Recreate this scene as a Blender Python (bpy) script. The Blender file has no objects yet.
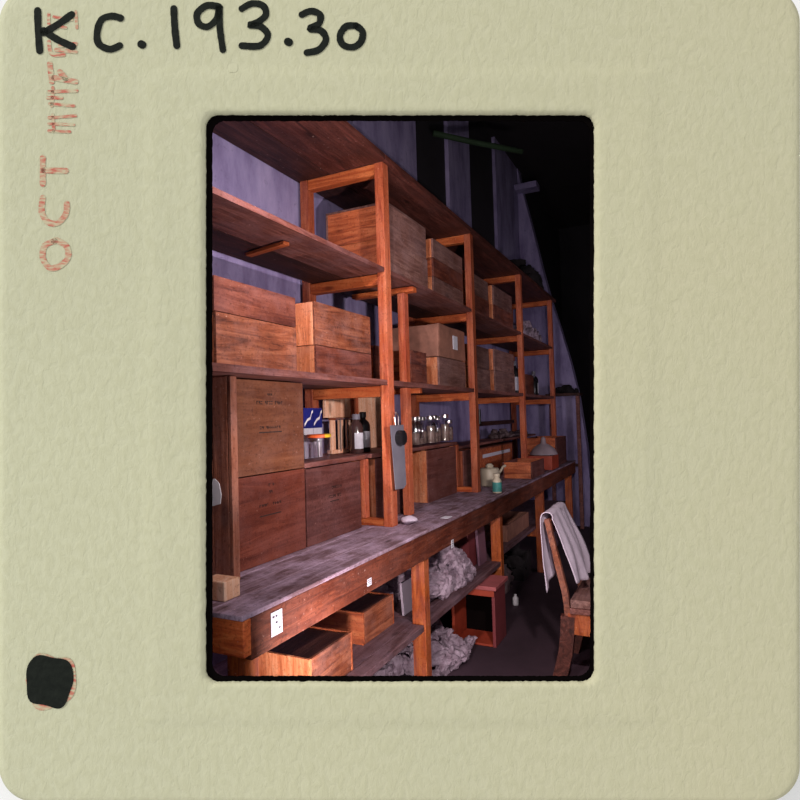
import bpy, bmesh, math, random
from mathutils import Vector, Matrix, noise
random.seed(7)
S = bpy.context.scene
COL = S.collection

# ---------------------------------------------------------------- camera
CAM_H = 1.31
YAW, PIT, ROL, FPX = .4542, .03, -.0284, 581.18
F = Vector((math.cos(YAW)*math.cos(PIT), math.sin(YAW)*math.cos(PIT), math.sin(PIT)))
R0 = Vector((math.sin(YAW), -math.cos(YAW), 0))
U0 = R0.cross(F)
RR = R0*math.cos(ROL) + U0*math.sin(ROL)
UU = -R0*math.sin(ROL) + U0*math.cos(ROL)
ROT = Matrix((RR, UU, -F)).transposed()
cam = bpy.data.cameras.new('camera')
cam.sensor_width = 36; cam.lens = FPX*36/800; cam.clip_end = 60; cam.clip_start = .05
co = bpy.data.objects.new('camera', cam); COL.objects.link(co)
co.matrix_world = Matrix.Translation((0, 0, CAM_H)) @ ROT.to_4x4()
S.camera = co

# ---------------------------------------------------------------- world, lights, exposure
w = bpy.data.worlds.new('world'); S.world = w; w.use_nodes = True
w.node_tree.nodes['Background'].inputs[0].default_value = (1, 1, 1, 1)
w.node_tree.nodes['Background'].inputs[1].default_value = .78
S.view_settings.view_transform = 'Standard'
S.view_settings.look = 'None'
S.view_settings.gamma = 1
S.view_settings.use_curve_mapping = False
S.view_settings.exposure = 0

def light(kind, name, loc, energy, color, target=None, **kw):
    l = bpy.data.lights.new(name, kind); l.energy = energy; l.color = color
    for k, v in kw.items(): setattr(l, k, v)
    o = bpy.data.objects.new(name, l); COL.objects.link(o); o.location = loc
    if target is not None:
        o.rotation_euler = (Vector(target)-Vector(loc)).to_track_quat('-Z', 'Y').to_euler()
    return o
# raking light over the card, from its upper left
sd = (RR*.93 - UU*.8 + F*.62)
light('SUN', 'raking_sun', (0, 0, 4), 1.7, (1, .98, .94), target=Vector((0, 0, 4))+sd, angle=.05)
# the photographer's flash, just inside the opening on the right
FL = Vector((0, 0, CAM_H)) + F*1.545 + RR*.56 + UU*.12
light('AREA', 'flash', FL, 23, (1, .88, .84), target=(4.2, 1.5, 1.35), shape='DISK', size=.08)
FL2 = Vector((0, 0, CAM_H)) + F*1.53 - RR*.22 + UU*.83
light('AREA', 'high_fill', FL2, 14, (1, .88, .86), target=(3.6, 1.5, 1.3), shape='DISK', size=.08)  # added fill lamp above the opening, brightens camera-facing ends
FL3 = Vector((0, 0, CAM_H)) + F*1.53 - RR*.10 - UU*.82
light('AREA', 'low_fill', FL3, 12, (1, .88, .84), target=(3.6, 1.5, .9), shape='DISK', size=.08)  # added fill lamp below the opening, for the lower shelf
light('SPOT', 'room_fill', (4.3, -1.0, 1.15), 40, (1, .88, .98), target=(5.6, 1.7, 1.25), spot_size=1.5, spot_blend=.8, shadow_soft_size=.15)  # added fill lamp for the far bays, no fixture there

# ---------------------------------------------------------------- materials
def nmat(name):
    m = bpy.data.materials.new(name); m.use_nodes = True
    nt = m.node_tree; b = nt.nodes['Principled BSDF']
    return m, nt, b
def N(nt, t, **kw):
    n = nt.nodes.new(t)
    for k, v in kw.items():
        if k in ('inp',):
            for a, c in v.items(): n.inputs[a].default_value = c
        else: setattr(n, k, v)
    return n
def ramp(nt, fac, stops):
    r = N(nt, 'ShaderNodeValToRGB'); e = r.color_ramp.elements
    while len(e) < len(stops): e.new(.5)
    for el, (p, c) in zip(e, stops):
        el.position = p; el.color = (c[0], c[1], c[2], 1)
    nt.links.new(fac, r.inputs[0]); return r.outputs[0]
def mixc(nt, a, b, fac, mode='MIX'):
    m = N(nt, 'ShaderNodeMix', data_type='RGBA', blend_type=mode)
    for s, v in ((6, a), (7, b)):
        if hasattr(v, 'links') or hasattr(v, 'is_linked'): nt.links.new(v, m.inputs[s])
        else: m.inputs[s].default_value = (v[0], v[1], v[2], 1)
    if hasattr(fac, 'is_linked'): nt.links.new(fac, m.inputs[0])
    else: m.inputs[0].default_value = fac
    return m.outputs[2]
def wood(name, c1, c2, c3, axis='x', rough=.6, dust=0., dustc=(.34, .25, .36), scale=1., spec=.3):
    """grain along an axis, knots, blotches and settled dust"""
    m, nt, b = nmat(name)
    tc = N(nt, 'ShaderNodeTexCoord'); oi = N(nt, 'ShaderNodeObjectInfo')
    add = N(nt, 'ShaderNodeVectorMath', operation='ADD')
    mul = N(nt, 'ShaderNodeMath', operation='MULTIPLY', inp={1: 37.0})
    nt.links.new(oi.outputs['Random'], mul.inputs[0])
    nt.links.new(tc.outputs['Object'], add.inputs[0]); nt.links.new(mul.outputs[0], add.inputs[1])
    mp = N(nt, 'ShaderNodeMapping'); s = [14*scale]*3; s['xyz'.index(axis)] = 1.3*scale
    mp.inputs['Scale'].default_value = s
    nt.links.new(add.outputs[0], mp.inputs[0])
    n1 = N(nt, 'ShaderNodeTexNoise', inp={'Scale': 2.0, 'Detail': 8.0, 'Roughness': .7, 'Distortion': 1.4})
    nt.links.new(mp.outputs[0], n1.inputs['Vector'])
    c = ramp(nt, n1.outputs[0], [(.36, c3), (.5, c1), (.61, c2)])
    n2 = N(nt, 'ShaderNodeTexNoise', inp={'Scale': 5.0*scale, 'Detail': 4.0, 'Roughness': .6})
    nt.links.new(add.outputs[0], n2.inputs['Vector'])
    f2 = ramp(nt, n2.outputs[0], [(.38, (0, 0, 0)), (.68, (1, 1, 1))])
    c = mixc(nt, c, c3, mulf(nt, f2, .55))
    vo = N(nt, 'ShaderNodeTexVoronoi', inp={'Scale': 1.0})
    mp2 = N(nt, 'ShaderNodeMapping'); s2 = [9*scale]*3; s2['xyz'.index(axis)] = 3.5*scale
    mp2.inputs['Scale'].default_value = s2
    nt.links.new(add.outputs[0], mp2.inputs[0]); nt.links.new(mp2.outputs[0], vo.inputs['Vector'])
    kf = ramp(nt, vo.outputs['Distance'], [(.07, (1, 1, 1)), (.15, (0, 0, 0))])
    c = mixc(nt, c, (c3[0]*.4, c3[1]*.35, c3[2]*.35), mulf(nt, kf, .7))
    if dust > 0:
        n3 = N(nt, 'ShaderNodeTexNoise', inp={'Scale': 7.0, 'Detail': 8.0, 'Roughness': .7})
        nt.links.new(add.outputs[0], n3.inputs['Vector'])
        f3 = ramp(nt, n3.outputs[0], [(.42, (0, 0, 0)), (.7, (1, 1, 1))])
        c = mixc(nt, c, dustc, mulf(nt, f3, dust))
    n5 = N(nt, 'ShaderNodeTexNoise', inp={'Scale': 95.0, 'Detail': 3.0, 'Roughness': .6})      # fine dark scuffs and pale flecks
    nt.links.new(add.outputs[0], n5.inputs['Vector'])
    c = mixc(nt, c, (c3[0]*.5, c3[1]*.5, c3[2]*.5), mulf(nt, ramp(nt, n5.outputs[0], [(.30, (1, 1, 1)), (.45, (0, 0, 0))]), .55))
    c = mixc(nt, c, (.75, .5, .45), mulf(nt, ramp(nt, n5.outputs[0], [(.68, (0, 0, 0)), (.76, (1, 1, 1))]), .45))
    hs = N(nt, 'ShaderNodeHueSaturation')
    mr = N(nt, 'ShaderNodeMapRange', inp={3: .78, 4: 1.18}); nt.links.new(oi.outputs['Random'], mr.inputs[0])
    nt.links.new(mr.outputs[0], hs.inputs['Value']); nt.links.new(c, hs.inputs['Color'])
    nt.links.new(hs.outputs[0], b.inputs['Base Color'])
    b.inputs['Roughness'].default_value = rough
    b.inputs['Specular IOR Level'].default_value = spec
    bp = N(nt, 'ShaderNodeBump', inp={'Strength': .6, 'Distance': .005})
    nt.links.new(n1.outputs[0], bp.inputs['Height']); nt.links.new(bp.outputs[0], b.inputs['Normal'])
    return m
def mulf(nt, col, k):
    m = N(nt, 'ShaderNodeMath', operation='MULTIPLY', inp={1: k}); nt.links.new(col, m.inputs[0]); return m.outputs[0]
def plain(name, c, rough=.5, var=.25, scale=12, metal=0, bump=0., c2=None, spec=.4, trans=0):
    m, nt, b = nmat(name)
    tc = N(nt, 'ShaderNodeTexCoord')
    n = N(nt, 'ShaderNodeTexNoise', inp={'Scale': float(scale), 'Detail': 5.0, 'Roughness': .6})
    nt.links.new(tc.outputs['Object'], n.inputs['Vector'])
    d = c2 or tuple(x*(1-var) for x in c)
    o = ramp(nt, n.outputs[0], [(.3, d), (.7, c)])
    nt.links.new(o, b.inputs['Base Color'])
    b.inputs['Roughness'].default_value = rough; b.inputs['Metallic'].default_value = metal
    b.inputs['Specular IOR Level'].default_value = spec
    b.inputs['Transmission Weight'].default_value = trans
    if bump:
        bp = N(nt, 'ShaderNodeBump', inp={'Strength': bump, 'Distance': .006})
        nt.links.new(n.outputs[0], bp.inputs['Height']); nt.links.new(bp.outputs[0], b.inputs['Normal'])
    return m

M = {}
M['frame'] = wood('frame_pine', (.46, .105, .04), (.56, .165, .075), (.27, .045, .018), 'z', dust=.2, dustc=(.5, .24, .22))
M['frame_rail'] = wood('frame_rail_pine', (.48, .11, .03), (.60, .17, .055), (.28, .045, .014), 'y')
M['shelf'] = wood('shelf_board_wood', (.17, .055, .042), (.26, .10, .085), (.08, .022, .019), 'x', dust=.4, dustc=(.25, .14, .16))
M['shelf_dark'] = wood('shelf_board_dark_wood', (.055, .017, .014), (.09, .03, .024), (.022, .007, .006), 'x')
M['end_lit'] = wood('lit_orange_end', (.66, .13, .035), (.78, .20, .06), (.34, .05, .015), 'y')  # end apron colour raised in place of flash light missing there
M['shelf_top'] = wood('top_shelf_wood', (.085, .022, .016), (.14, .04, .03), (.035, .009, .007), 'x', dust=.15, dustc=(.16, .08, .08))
M['bench_top'] = wood('dusty_bench_boards', (.17, .10, .125), (.34, .24, .32), (.08, .04, .05), 'x', dust=.8, dustc=(.42, .31, .44), rough=.75)
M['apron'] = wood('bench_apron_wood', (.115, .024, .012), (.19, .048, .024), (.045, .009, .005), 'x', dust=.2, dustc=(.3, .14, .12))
M['leg'] = wood('bench_leg_wood', (.36, .075, .014), (.46, .12, .026), (.18, .03, .007), 'z', dust=.1)
M['low'] = wood('lower_shelf_wood', (.13, .065, .075), (.19, .11, .13), (.07, .03, .035), 'x', dust=.4, dustc=(.24, .16, .22))
M['end'] = wood('crate_end_pine', (.62, .20, .085), (.74, .32, .17), (.36, .085, .03), 'z', dust=.25, dustc=(.66, .38, .3))  # ends paler than sides: wood tone plus camera-side light put into colour
M['end_red'] = wood('crate_end_redwood', (.46, .105, .035), (.58, .17, .065), (.17, .032, .012), 'y', dust=.12, dustc=(.5, .25, .2))
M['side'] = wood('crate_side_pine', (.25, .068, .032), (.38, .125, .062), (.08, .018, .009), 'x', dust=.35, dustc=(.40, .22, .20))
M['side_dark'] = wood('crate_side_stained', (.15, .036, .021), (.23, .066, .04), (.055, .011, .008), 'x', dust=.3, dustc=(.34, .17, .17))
M['side_grey'] = wood('crate_side_weathered', (.19, .088, .075), (.28, .15, .13), (.09, .038, .034), 'x', dust=.4, dustc=(.32, .20, .21))
M['fibre'] = wood('fibreboard_brown', (.18, .058, .027), (.235, .084, .042), (.12, .034, .016), 'x', dust=.22, dustc=(.34, .19, .16), scale=.6)
M['fibre_red'] = wood('fibreboard_red_brown', (.17, .036, .020), (.23, .056, .033), (.10, .018, .010), 'x', dust=.22, dustc=(.34, .16, .16), scale=.6)
M['fibre_dark'] = wood('fibreboard_dark_brown', (.12, .036, .03), (.17, .058, .05), (.07, .018, .015), 'x', dust=.25, dustc=(.28, .15, .16), scale=.6)
M['plank'] = wood('plank_brown', (.27, .088, .05), (.36, .14, .09), (.13, .034, .018), 'z', dust=.3, dustc=(.4, .22, .2), scale=.7)
M['pine_pale'] = wood('pale_pine', (.86, .48, .32), (.92, .66, .52), (.66, .30, .18), 'z', dust=.1, dustc=(.8, .6, .5))
M['pine_red'] = wood('red_pine', (.34, .08, .035), (.44, .12, .06), (.20, .04, .016), 'z')
M['stencil'] = plain('black_stencil_ink', (.03, .018, .018), .7)
M['white'] = plain('white_paper', (.75, .72, .78), .7, .12, 30)
M['label'] = plain('pale_paper_label', (.62, .60, .70), .7, .15, 40)
M['ink'] = plain('small_print', (.06, .05, .08), .7)
M['parcel'] = plain('brown_wrapping_paper', (.33, .145, .105), .75, .4, 14, bump=1.0)
M['paper'] = plain('crumpled_newspaper', (.46, .36, .46), .9, .35, 30, bump=1.0, c2=(.17, .11, .15))
M['cloth'] = plain('white_cotton_cloth', (.60, .51, .64), .9, .12, 25, bump=.35)
M['sheet'] = plain('pale_mauve_board', (.40, .33, .42), .7, .2, 6)
M['redbox'] = plain('red_carton', (.24, .045, .055), .6, .3, 7)
M['red'] = plain('red_painted_wood', (.42, .06, .03), .5, .35, 10)
M['pink'] = plain('faded_pink_paint', (.46, .12, .13), .55, .3, 10)
M['mauve'] = plain('mauve_board', (.22, .11, .17), .6, .25, 8)
M['black'] = plain('black_plastic', (.012, .011, .014), .3, .2, 10)
M['inside_shade'] = plain('shaded_inside', (.006, .004, .004), .95, .2, 10, spec=0)  # shade inside the open stool put into a black colour
M['film'] = plain('black_film', (.004, .003, .003), .95, .2, 10, spec=0)
M['darkcloth'] = plain('black_cloth', (.018, .013, .016), .95, .4, 14, bump=.4)
M['blue'] = plain('blue_print', (.012, .02, .20), .4, .3, 20)
M['cream'] = plain('cream_enamel', (.55, .48, .38), .4, .2, 15)
M['orange'] = plain('orange_lid_paint', (.75, .12, .03), .4, .15, 15)
M['yellow'] = plain('yellow_lid_paint', (.75, .5, .03), .4, .15, 15)
M['tin'] = plain('bare_tin', (.75, .72, .74), .28, .1, 20, metal=1)
M['steel'] = plain('grey_sheet_steel', (.17, .16, .20), .55, .25, 9, c2=(.12, .11, .15))
M['brownglass'] = plain('brown_glass', (.06, .03, .03), .12, .2, 8, spec=.8)
M['teal'] = plain('teal_label', (.06, .28, .27), .5, .4, 40)
M['greycone'] = plain('grey_enamel', (.33, .26, .30), .5, .2, 12)
M['bottle_metal'] = plain('jar_contents', (.42, .30, .24), .45, .5, 30)
M['rust'] = plain('rusty_tools', (.14, .09, .10), .6, .4, 30)
M['greenstreak'] = plain('faint_green_reflection', (.02, .045, .02), .8, .3, 5)
def glass(name, tint):
    m, nt, b = nmat(name)
    tr = N(nt, 'ShaderNodeBsdfTransparent'); tr.inputs[0].default_value = (*tint, 1)
    gl = N(nt, 'ShaderNodeBsdfGlossy', inp={'Roughness': .06})
    mx = N(nt, 'ShaderNodeMixShader', inp={0: .13})
    nt.links.new(tr.outputs[0], mx.inputs[1]); nt.links.new(gl.outputs[0], mx.inputs[2])
    nt.links.new(mx.outputs[0], nt.nodes['Material Output'].inputs[0])
    return m
M['glass'] = glass('clear_jar_glass', (.96, .95, .98))
# plaster wall with streaks
def plaster():
    m, nt, b = nmat('lavender_plaster')
    tc = N(nt, 'ShaderNodeTexCoord')
    mp = N(nt, 'ShaderNodeMapping'); mp.inputs['Scale'].default_value = (2.2, 2.2, .7); nt.links.new(tc.outputs['Object'], mp.inputs[0])
    n1 = N(nt, 'ShaderNodeTexNoise', inp={'Scale': 2.6, 'Detail': 9.0, 'Roughness': .66})
    nt.links.new(mp.outputs[0], n1.inputs['Vector'])
    c = ramp(nt, n1.outputs[0], [(.36, (.165, .13, .27)), (.5, (.26, .22, .41)), (.66, (.35, .30, .51))])
    n2 = N(nt, 'ShaderNodeTexNoise', inp={'Scale': 22.0, 'Detail': 6.0, 'Roughness': .7}); nt.links.new(tc.outputs['Object'], n2.inputs['Vector'])
    f = ramp(nt, n2.outputs[0], [(.58, (0, 0, 0)), (.72, (1, 1, 1))])
    c = mixc(nt, c, (.12, .09, .17), mulf(nt, f, .6))
    nt.links.new(c, b.inputs['Base Color']); b.inputs['Roughness'].default_value = .9
    bp = N(nt, 'ShaderNodeBump', inp={'Strength': .5, 'Distance': .01}); nt.links.new(n1.outputs[0], bp.inputs['Height']); nt.links.new(bp.outputs[0], b.inputs['Normal'])
    return m
M['plaster'] = plaster()
M['floor'] = plain('dark_stained_floor', (.055, .028, .044), .85, .5, 3, c2=(.032, .016, .026))
M['darkwall'] = plain('unlit_dark_plaster', (.02, .017, .024), .9, .4, 2)  # the room's unlit darkness put into the wall colour
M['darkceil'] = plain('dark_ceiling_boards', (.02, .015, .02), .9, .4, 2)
M['blackout'] = plain('blackout_board', (.02, .016, .024), .9, .4, 2)
M['outwall'] = plain('lightbox_white', (.9, .9, .9), .9, .02, 3)  # white colour stands for the bright lightbox round the mount
# card of the slide mount
def card():
    m, nt, b = nmat('cream_card')
    tc = N(nt, 'ShaderNodeTexCoord')
    n1 = N(nt, 'ShaderNodeTexNoise', inp={'Scale': 1.1, 'Detail': 3.0}); nt.links.new(tc.outputs['Object'], n1.inputs['Vector'])
    sx = N(nt, 'ShaderNodeSeparateXYZ'); nt.links.new(tc.outputs['Object'], sx.inputs[0])
    mr = N(nt, 'ShaderNodeMapRange', inp={1: -1.0, 2: 1.0}); nt.links.new(sx.outputs[0], mr.inputs[0])
    base = mixc(nt, (.60, .60, .42), (.55, .515, .345), mr.outputs[0])      # paler green-cream on the left running to tan on the right
    f = ramp(nt, n1.outputs[0], [(.35, (0, 0, 0)), (.7, (1, 1, 1))])
    base = mixc(nt, base, (.535, .53, .375), mulf(nt, f, .6))
    mp = N(nt, 'ShaderNodeMapping'); mp.inputs['Scale'].default_value = (1, .55, 1); nt.links.new(tc.outputs['Object'], mp.inputs[0])
    n2 = N(nt, 'ShaderNodeTexNoise', inp={'Scale': 62.0, 'Detail': 5.0, 'Roughness': .6, 'Distortion': .5}); nt.links.new(mp.outputs[0], n2.inputs['Vector'])
    f2 = ramp(nt, n2.outputs[0], [(.4, (0, 0, 0)), (.6, (1, 1, 1))])
    base = mixc(nt, base, (.44, .43, .26), mulf(nt, f2, .22))
    nt.links.new(base, b.inputs['Base Color']); b.inputs['Roughness'].default_value = .9; b.inputs['Specular IOR Level'].default_value = .1
    bp = N(nt, 'ShaderNodeBump', inp={'Strength': .5, 'Distance': .007}); nt.links.new(n2.outputs[0], bp.inputs['Height'])
    nt.links.new(bp.outputs[0], b.inputs['Normal'])
    return m
M['card'] = card()
M['marker'] = plain('black_marker_ink', (.014, .017, .013), .8, .5, 60, c2=(.008, .01, .008), bump=.5, spec=.1)
def redink():
    m, nt, b = nmat('worn_red_stamp_ink')
    tc = N(nt, 'ShaderNodeTexCoord')
    mp = N(nt, 'ShaderNodeMapping'); mp.inputs['Scale'].default_value = (.5, 1.6, 1); nt.links.new(tc.outputs['Object'], mp.inputs[0])
    n = N(nt, 'ShaderNodeTexNoise', inp={'Scale': 90.0, 'Detail': 3.0}); nt.links.new(mp.outputs[0], n.inputs['Vector'])
    c = ramp(nt, n.outputs[0], [(.36, (.52, .13, .09)), (.62, (.54, .49, .32))])
    nt.links.new(c, b.inputs['Base Color']); b.inputs['Roughness'].default_value = .9
    return m
M['redink'] = redink()

# ---------------------------------------------------------------- mesh helpers
def link(name, bm, mat, parent=None, smooth=False, loc=None):
    me = bpy.data.meshes.new(name); bm.normal_update(); bm.to_mesh(me); bm.free()
    for p in me.polygons: p.use_smooth = smooth
    mats = mat if isinstance(mat, (list, tuple)) else [mat]
    for x in mats: me.materials.append(M[x])
    o = bpy.data.objects.new(name, me); COL.objects.link(o)
    if loc is not None: o.location = loc
    if parent: o.parent = parent
    return o
def thing(name, label, cat, loc=(0, 0, 0), group=None, rz=0):
    o = bpy.data.objects.new(name, None); COL.objects.link(o); o.empty_display_size = .05
    o.location = loc; o.rotation_euler = (0, 0, rz)
    o['label'] = label; o['category'] = cat
    if group: o['group'] = group
    return o
def tag(o, label, cat, group=None, kind=None):
    o['label'] = label; o['category'] = cat
    if group: o['group'] = group
    if kind: o['kind'] = kind
    return o
def box(bm, x0, x1, y0, y1, z0, z1, bev=.0, mat=0):
    vs = [bm.verts.new(p) for p in ((x0, y0, z0), (x1, y0, z0), (x1, y1, z0), (x0, y1, z0), (x0, y0, z1), (x1, y0, z1), (x1, y1, z1), (x0, y1, z1))]
    fs = [bm.faces.new([vs[i] for i in q]) for q in ((3, 2, 1, 0), (4, 5, 6, 7), (0, 1, 5, 4), (1, 2, 6, 5), (2, 3, 7, 6), (3, 0, 4, 7))]
    for f in fs: f.material_index = mat
    if bev > 0:
        es = list({e for f in fs for e in f.edges})
        bmesh.ops.bevel(bm, geom=es, offset=bev, segments=2, affect='EDGES', profile=.6)
    return vs
def bx(*a, bev=.003):
    bm = bmesh.new(); box(bm, *a, bev=bev); return bm
def board(name, parent, mat, x0, x1, y0, y1, z0, z1, bev=.003, sag=0):
    """one board; vertices relative to its own centre so its grain is its own"""
    c = Vector(((x0+x1)/2, (y0+y1)/2, (z0+z1)/2))
    bm = bx(x0-c.x, x1-c.x, y0-c.y, y1-c.y, z0-c.z, z1-c.z, bev=bev)
    o = link(name, bm, mat, parent)
    o.location = c - (parent.location if parent else Vector())
    return o
def lathe(prof, seg=24, mat=0, bm=None, c=(0, 0, 0), a0=0):
    bm = bm or bmesh.new(); rings = []
    for r, z in prof:
        rings.append([bm.verts.new((c[0]+r*math.cos(2*math.pi*i/seg), c[1]+r*math.sin(2*math.pi*i/seg), c[2]+z)) for i in range(seg)] if r > 1e-6 else [bm.verts.new((c[0], c[1], c[2]+z))])
    for a, b in zip(rings, rings[1:]):
        for i in range(seg):
            j = (i+1) % seg
            if len(a) == 1 and len(b) == 1: continue
            if len(a) == 1: f = bm.faces.new((a[0], b[j], b[i]))
            elif len(b) == 1: f = bm.faces.new((a[i], a[j], b[0]))
            else: f = bm.faces.new((a[i], a[j], b[j], b[i]))
            f.material_index = mat
    return bm
def tube(bm, pts, r, seg=8, mat=0):
    pts = [Vector(p) for p in pts]; rings = []
    for i, p in enumerate(pts):
        d = (pts[min(i+1, len(pts)-1)]-pts[max(i-1, 0)]).normalized()
        u = d.cross(Vector((0, 0, 1)) if abs(d.z) < .9 else Vector((1, 0, 0))).normalized(); v = d.cross(u)
        rr = r[i] if isinstance(r, (list, tuple)) else r
        rings.append([bm.verts.new(p+u*rr*math.cos(2*math.pi*k/seg)+v*rr*math.sin(2*math.pi*k/seg)) for k in range(seg)])
    for a, b in zip(rings, rings[1:]):
        for k in range(seg):
            f = bm.faces.new((a[k], a[(k+1) % seg], b[(k+1) % seg], b[k])); f.material_index = mat
    bm.faces.new(rings[0][::-1]).material_index = mat; bm.faces.new(rings[-1]).material_index = mat
    return bm
def struct(name, bm, mat):
    o = link(name, bm, mat); o['kind'] = 'structure'; return o
def prism(bm, poly, z0, z1, mat=0):
    a = [bm.verts.new((x, y, z0)) for x, y in poly]; b = [bm.verts.new((x, y, z1)) for x, y in poly]
    n = len(poly)
    bm.faces.new(a[::-1]).material_index = mat; bm.faces.new(b).material_index = mat
    for i in range(n): bm.faces.new((a[i], a[(i+1) % n], b[(i+1) % n], b[i])).material_index = mat

# ================================================================ ROOM
WY = 1.72; XF = 9.6; YR = -2.4; ZC = 4.3; DW = 1.475
def fw(y, d): return (d - y*math.sin(YAW))/math.cos(YAW)       # where the front wall's plane meets a line y = const
# left wall, with three blacked-out window recesses high up
bm = bmesh.new()
wins = [(3.92, 4.60), (5.16, 6.02)]
zs = 2.70
XE = 7.10
box(bm, fw(WY, DW)+.02, XE, WY, WY+.25, 0, zs)
xs = fw(WY, DW)+.02
for a, b in wins+[(XE, None)]:
    box(bm, xs, a, WY, WY+.25, zs, ZC); xs = b
struct('wall_left', bm, 'plaster')
struct('wall_left_far', bx(XE, XF, WY, WY+.25, 0, ZC, bev=0), 'darkwall')  # far stretch coloured dark to stand for missing light
for i, (a, b) in enumerate(wins):
    struct('window_%d' % (i+1), bx(a, b, WY+.035, WY+.08, zs, ZC, bev=0), 'blackout')
poly = [(fw(WY+.25, DW+.03), WY+.25), (XF, WY+.25), (XF, YR), (fw(YR, DW+.03), YR)]
bm = bmesh.new(); prism(bm, poly, -.06, 0); struct('floor', bm, 'floor')
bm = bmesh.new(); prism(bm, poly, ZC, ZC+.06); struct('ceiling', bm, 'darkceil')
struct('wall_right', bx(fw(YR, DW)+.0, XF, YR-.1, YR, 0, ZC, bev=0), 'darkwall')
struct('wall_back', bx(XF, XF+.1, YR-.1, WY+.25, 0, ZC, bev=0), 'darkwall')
# a light end wall behind the shelves with a curved free edge
bm = bmesh.new()
edge = [(.98, 0), (1.02, .9), (1.09, 1.5), (1.17, 1.9), (1.27, 2.3), (1.38, 2.7), (1.46, 3.05), (1.55, 3.5), (1.66, 4.0), (1.71, ZC)]
for x0, x1 in ((6.95, 7.10),):
    a = [bm.verts.new((x0, y, z)) for y, z in edge]; b = [bm.verts.new((x1, y, z)) for y, z in edge]
    c = [bm.verts.new((x0, WY-.001, z)) for y, z in edge]; d = [bm.verts.new((x1, WY-.001, z)) for y, z in edge]
    for i in range(len(edge)-1):
        bm.faces.new((a[i], a[i+1], c[i+1], c[i])); bm.faces.new((b[i], d[i], d[i+1], b[i+1]))
        bm.faces.new((a[i], b[i], b[i+1], a[i+1])); bm.faces.new((c[i], c[i+1], d[i+1], d[i]))
struct('wall_end', bm, 'plaster')
# added front wall, shuts outside light from the room; opening behind the slide mount
ctr = Vector((0, 0, CAM_H)) + F*1.49
fd = Vector((math.cos(YAW), math.sin(YAW), 0)); rd = Vector((math.sin(YAW), -math.cos(YAW), 0))
def fwall(d0, d1, mat, name):
    bm = bmesh.new()
    def quad(r0, r1, z0, z1):
        c8 = []
        for dd in (d0, d1):
            for r, z in ((r0, z0), (r1, z0), (r1, z1), (r0, z1)): c8.append(bm.verts.new(fd*dd + rd*r + Vector((0, 0, z))))
        for q in ((3, 2, 1, 0), (4, 5, 6, 7), (0, 1, 5, 4), (1, 2, 6, 5), (2, 3, 7, 6), (3, 0, 4, 7)): bm.faces.new([c8[i] for i in q])
    L, Rr = -1.50, 3.0; zc = CAM_H+.03*1.49; hw = .56; hh = .82
    quad(L, -hw, -.3, ZC+.06); quad(hw, Rr, -.3, ZC+.06); quad(-hw, hw, -.3, zc-hh); quad(-hw, hw, zc+hh, ZC+.06)
    return struct(name, bm, mat)
fwall(DW, DW+.012, 'outwall', 'front_wall_added')
fwall(DW+.0125, DW+.028, 'darkwall', 'front_lining_added')
# ceiling details seen dimly: made-up tube for a faint green reflection, beam stub
bm = bmesh.new(); tube(bm, [(4.12, 1.66, 3.50), (4.4, 1.45, 3.50), (4.65, 1.1, 3.44)], .022, 12)
tag(link('green_streak', bm, 'greenstreak', smooth=True), 'dim green reflection streak, modelled as a tube, high above the shelves', 'streak')
bm = bx(-.09, .09, -.26, .0, -.035, .035)
tag(link('beam_bracket', bm, 'plaster', loc=(6.9, 1.72, 4.02)), 'pale bracket block high on the end wall near the dark ceiling', 'bracket')

# ================================================================ WORKBENCH
BX0, BX1, BY0, BY1, BZ = 1.19, 6.34, 1.05, 1.70, .805
wb = thing('workbench', 'long rough wooden workbench with a dusty grey plank top along the wall', 'workbench', (BX0, 1.38, 0))
ys = [BY0, 1.17, 1.325, 1.51, BY1]
for i in range(4):
    board('top_plank', wb, 'bench_top', BX0-(.008 if i == 0 else 0), BX1, ys[i]+.001, ys[i+1]-.001, BZ-.014, BZ)
board('front_apron', wb, 'apron', BX0+.03, BX1, BY0+.004, BY0+.026, BZ-.128, BZ-.015)
board('end_apron', wb, 'end_lit', BX0, BX0+.03, BY0+.004, BY1-.02, BZ-.112, BZ-.015)
LEGX = [1.25, 2.43, 3.63, 4.86, 6.2]
for x in LEGX:
    board('leg', wb, 'leg', x-.028, x+.028, BY0+.027, BY0+.092, 0, BZ-.015)
    board('leg', wb, 'leg', x-.028, x+.028, BY1-.10, BY1-.02, 0, BZ-.015)
    board('cross_rail', wb, 'leg', x-.02, x+.02, BY0+.093, BY1-.101, .29, .352)
board('lower_shelf', wb, 'low', 1.26, 2.452, BY0+.094, 1.40, .355, .380)
board('lower_shelf', wb, 'low', 1.26, 2.452, 1.405, 1.66, .355, .380)
board('lower_shelf', wb, 'low', 2.455, 6.3, BY0+.094, 1.40, .355, .380)
board('lower_shelf', wb, 'low', 2.455, 6.3, 1.405, 1.66, .355, .380)
board('front_lip', wb, 'low', 2.46, 3.60, BY0+.03, BY0+.093, .352, .380)
board('front_lip', wb, 'low', 1.27, 2.39, BY0+.03, BY0+.093, .352, .380)

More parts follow.
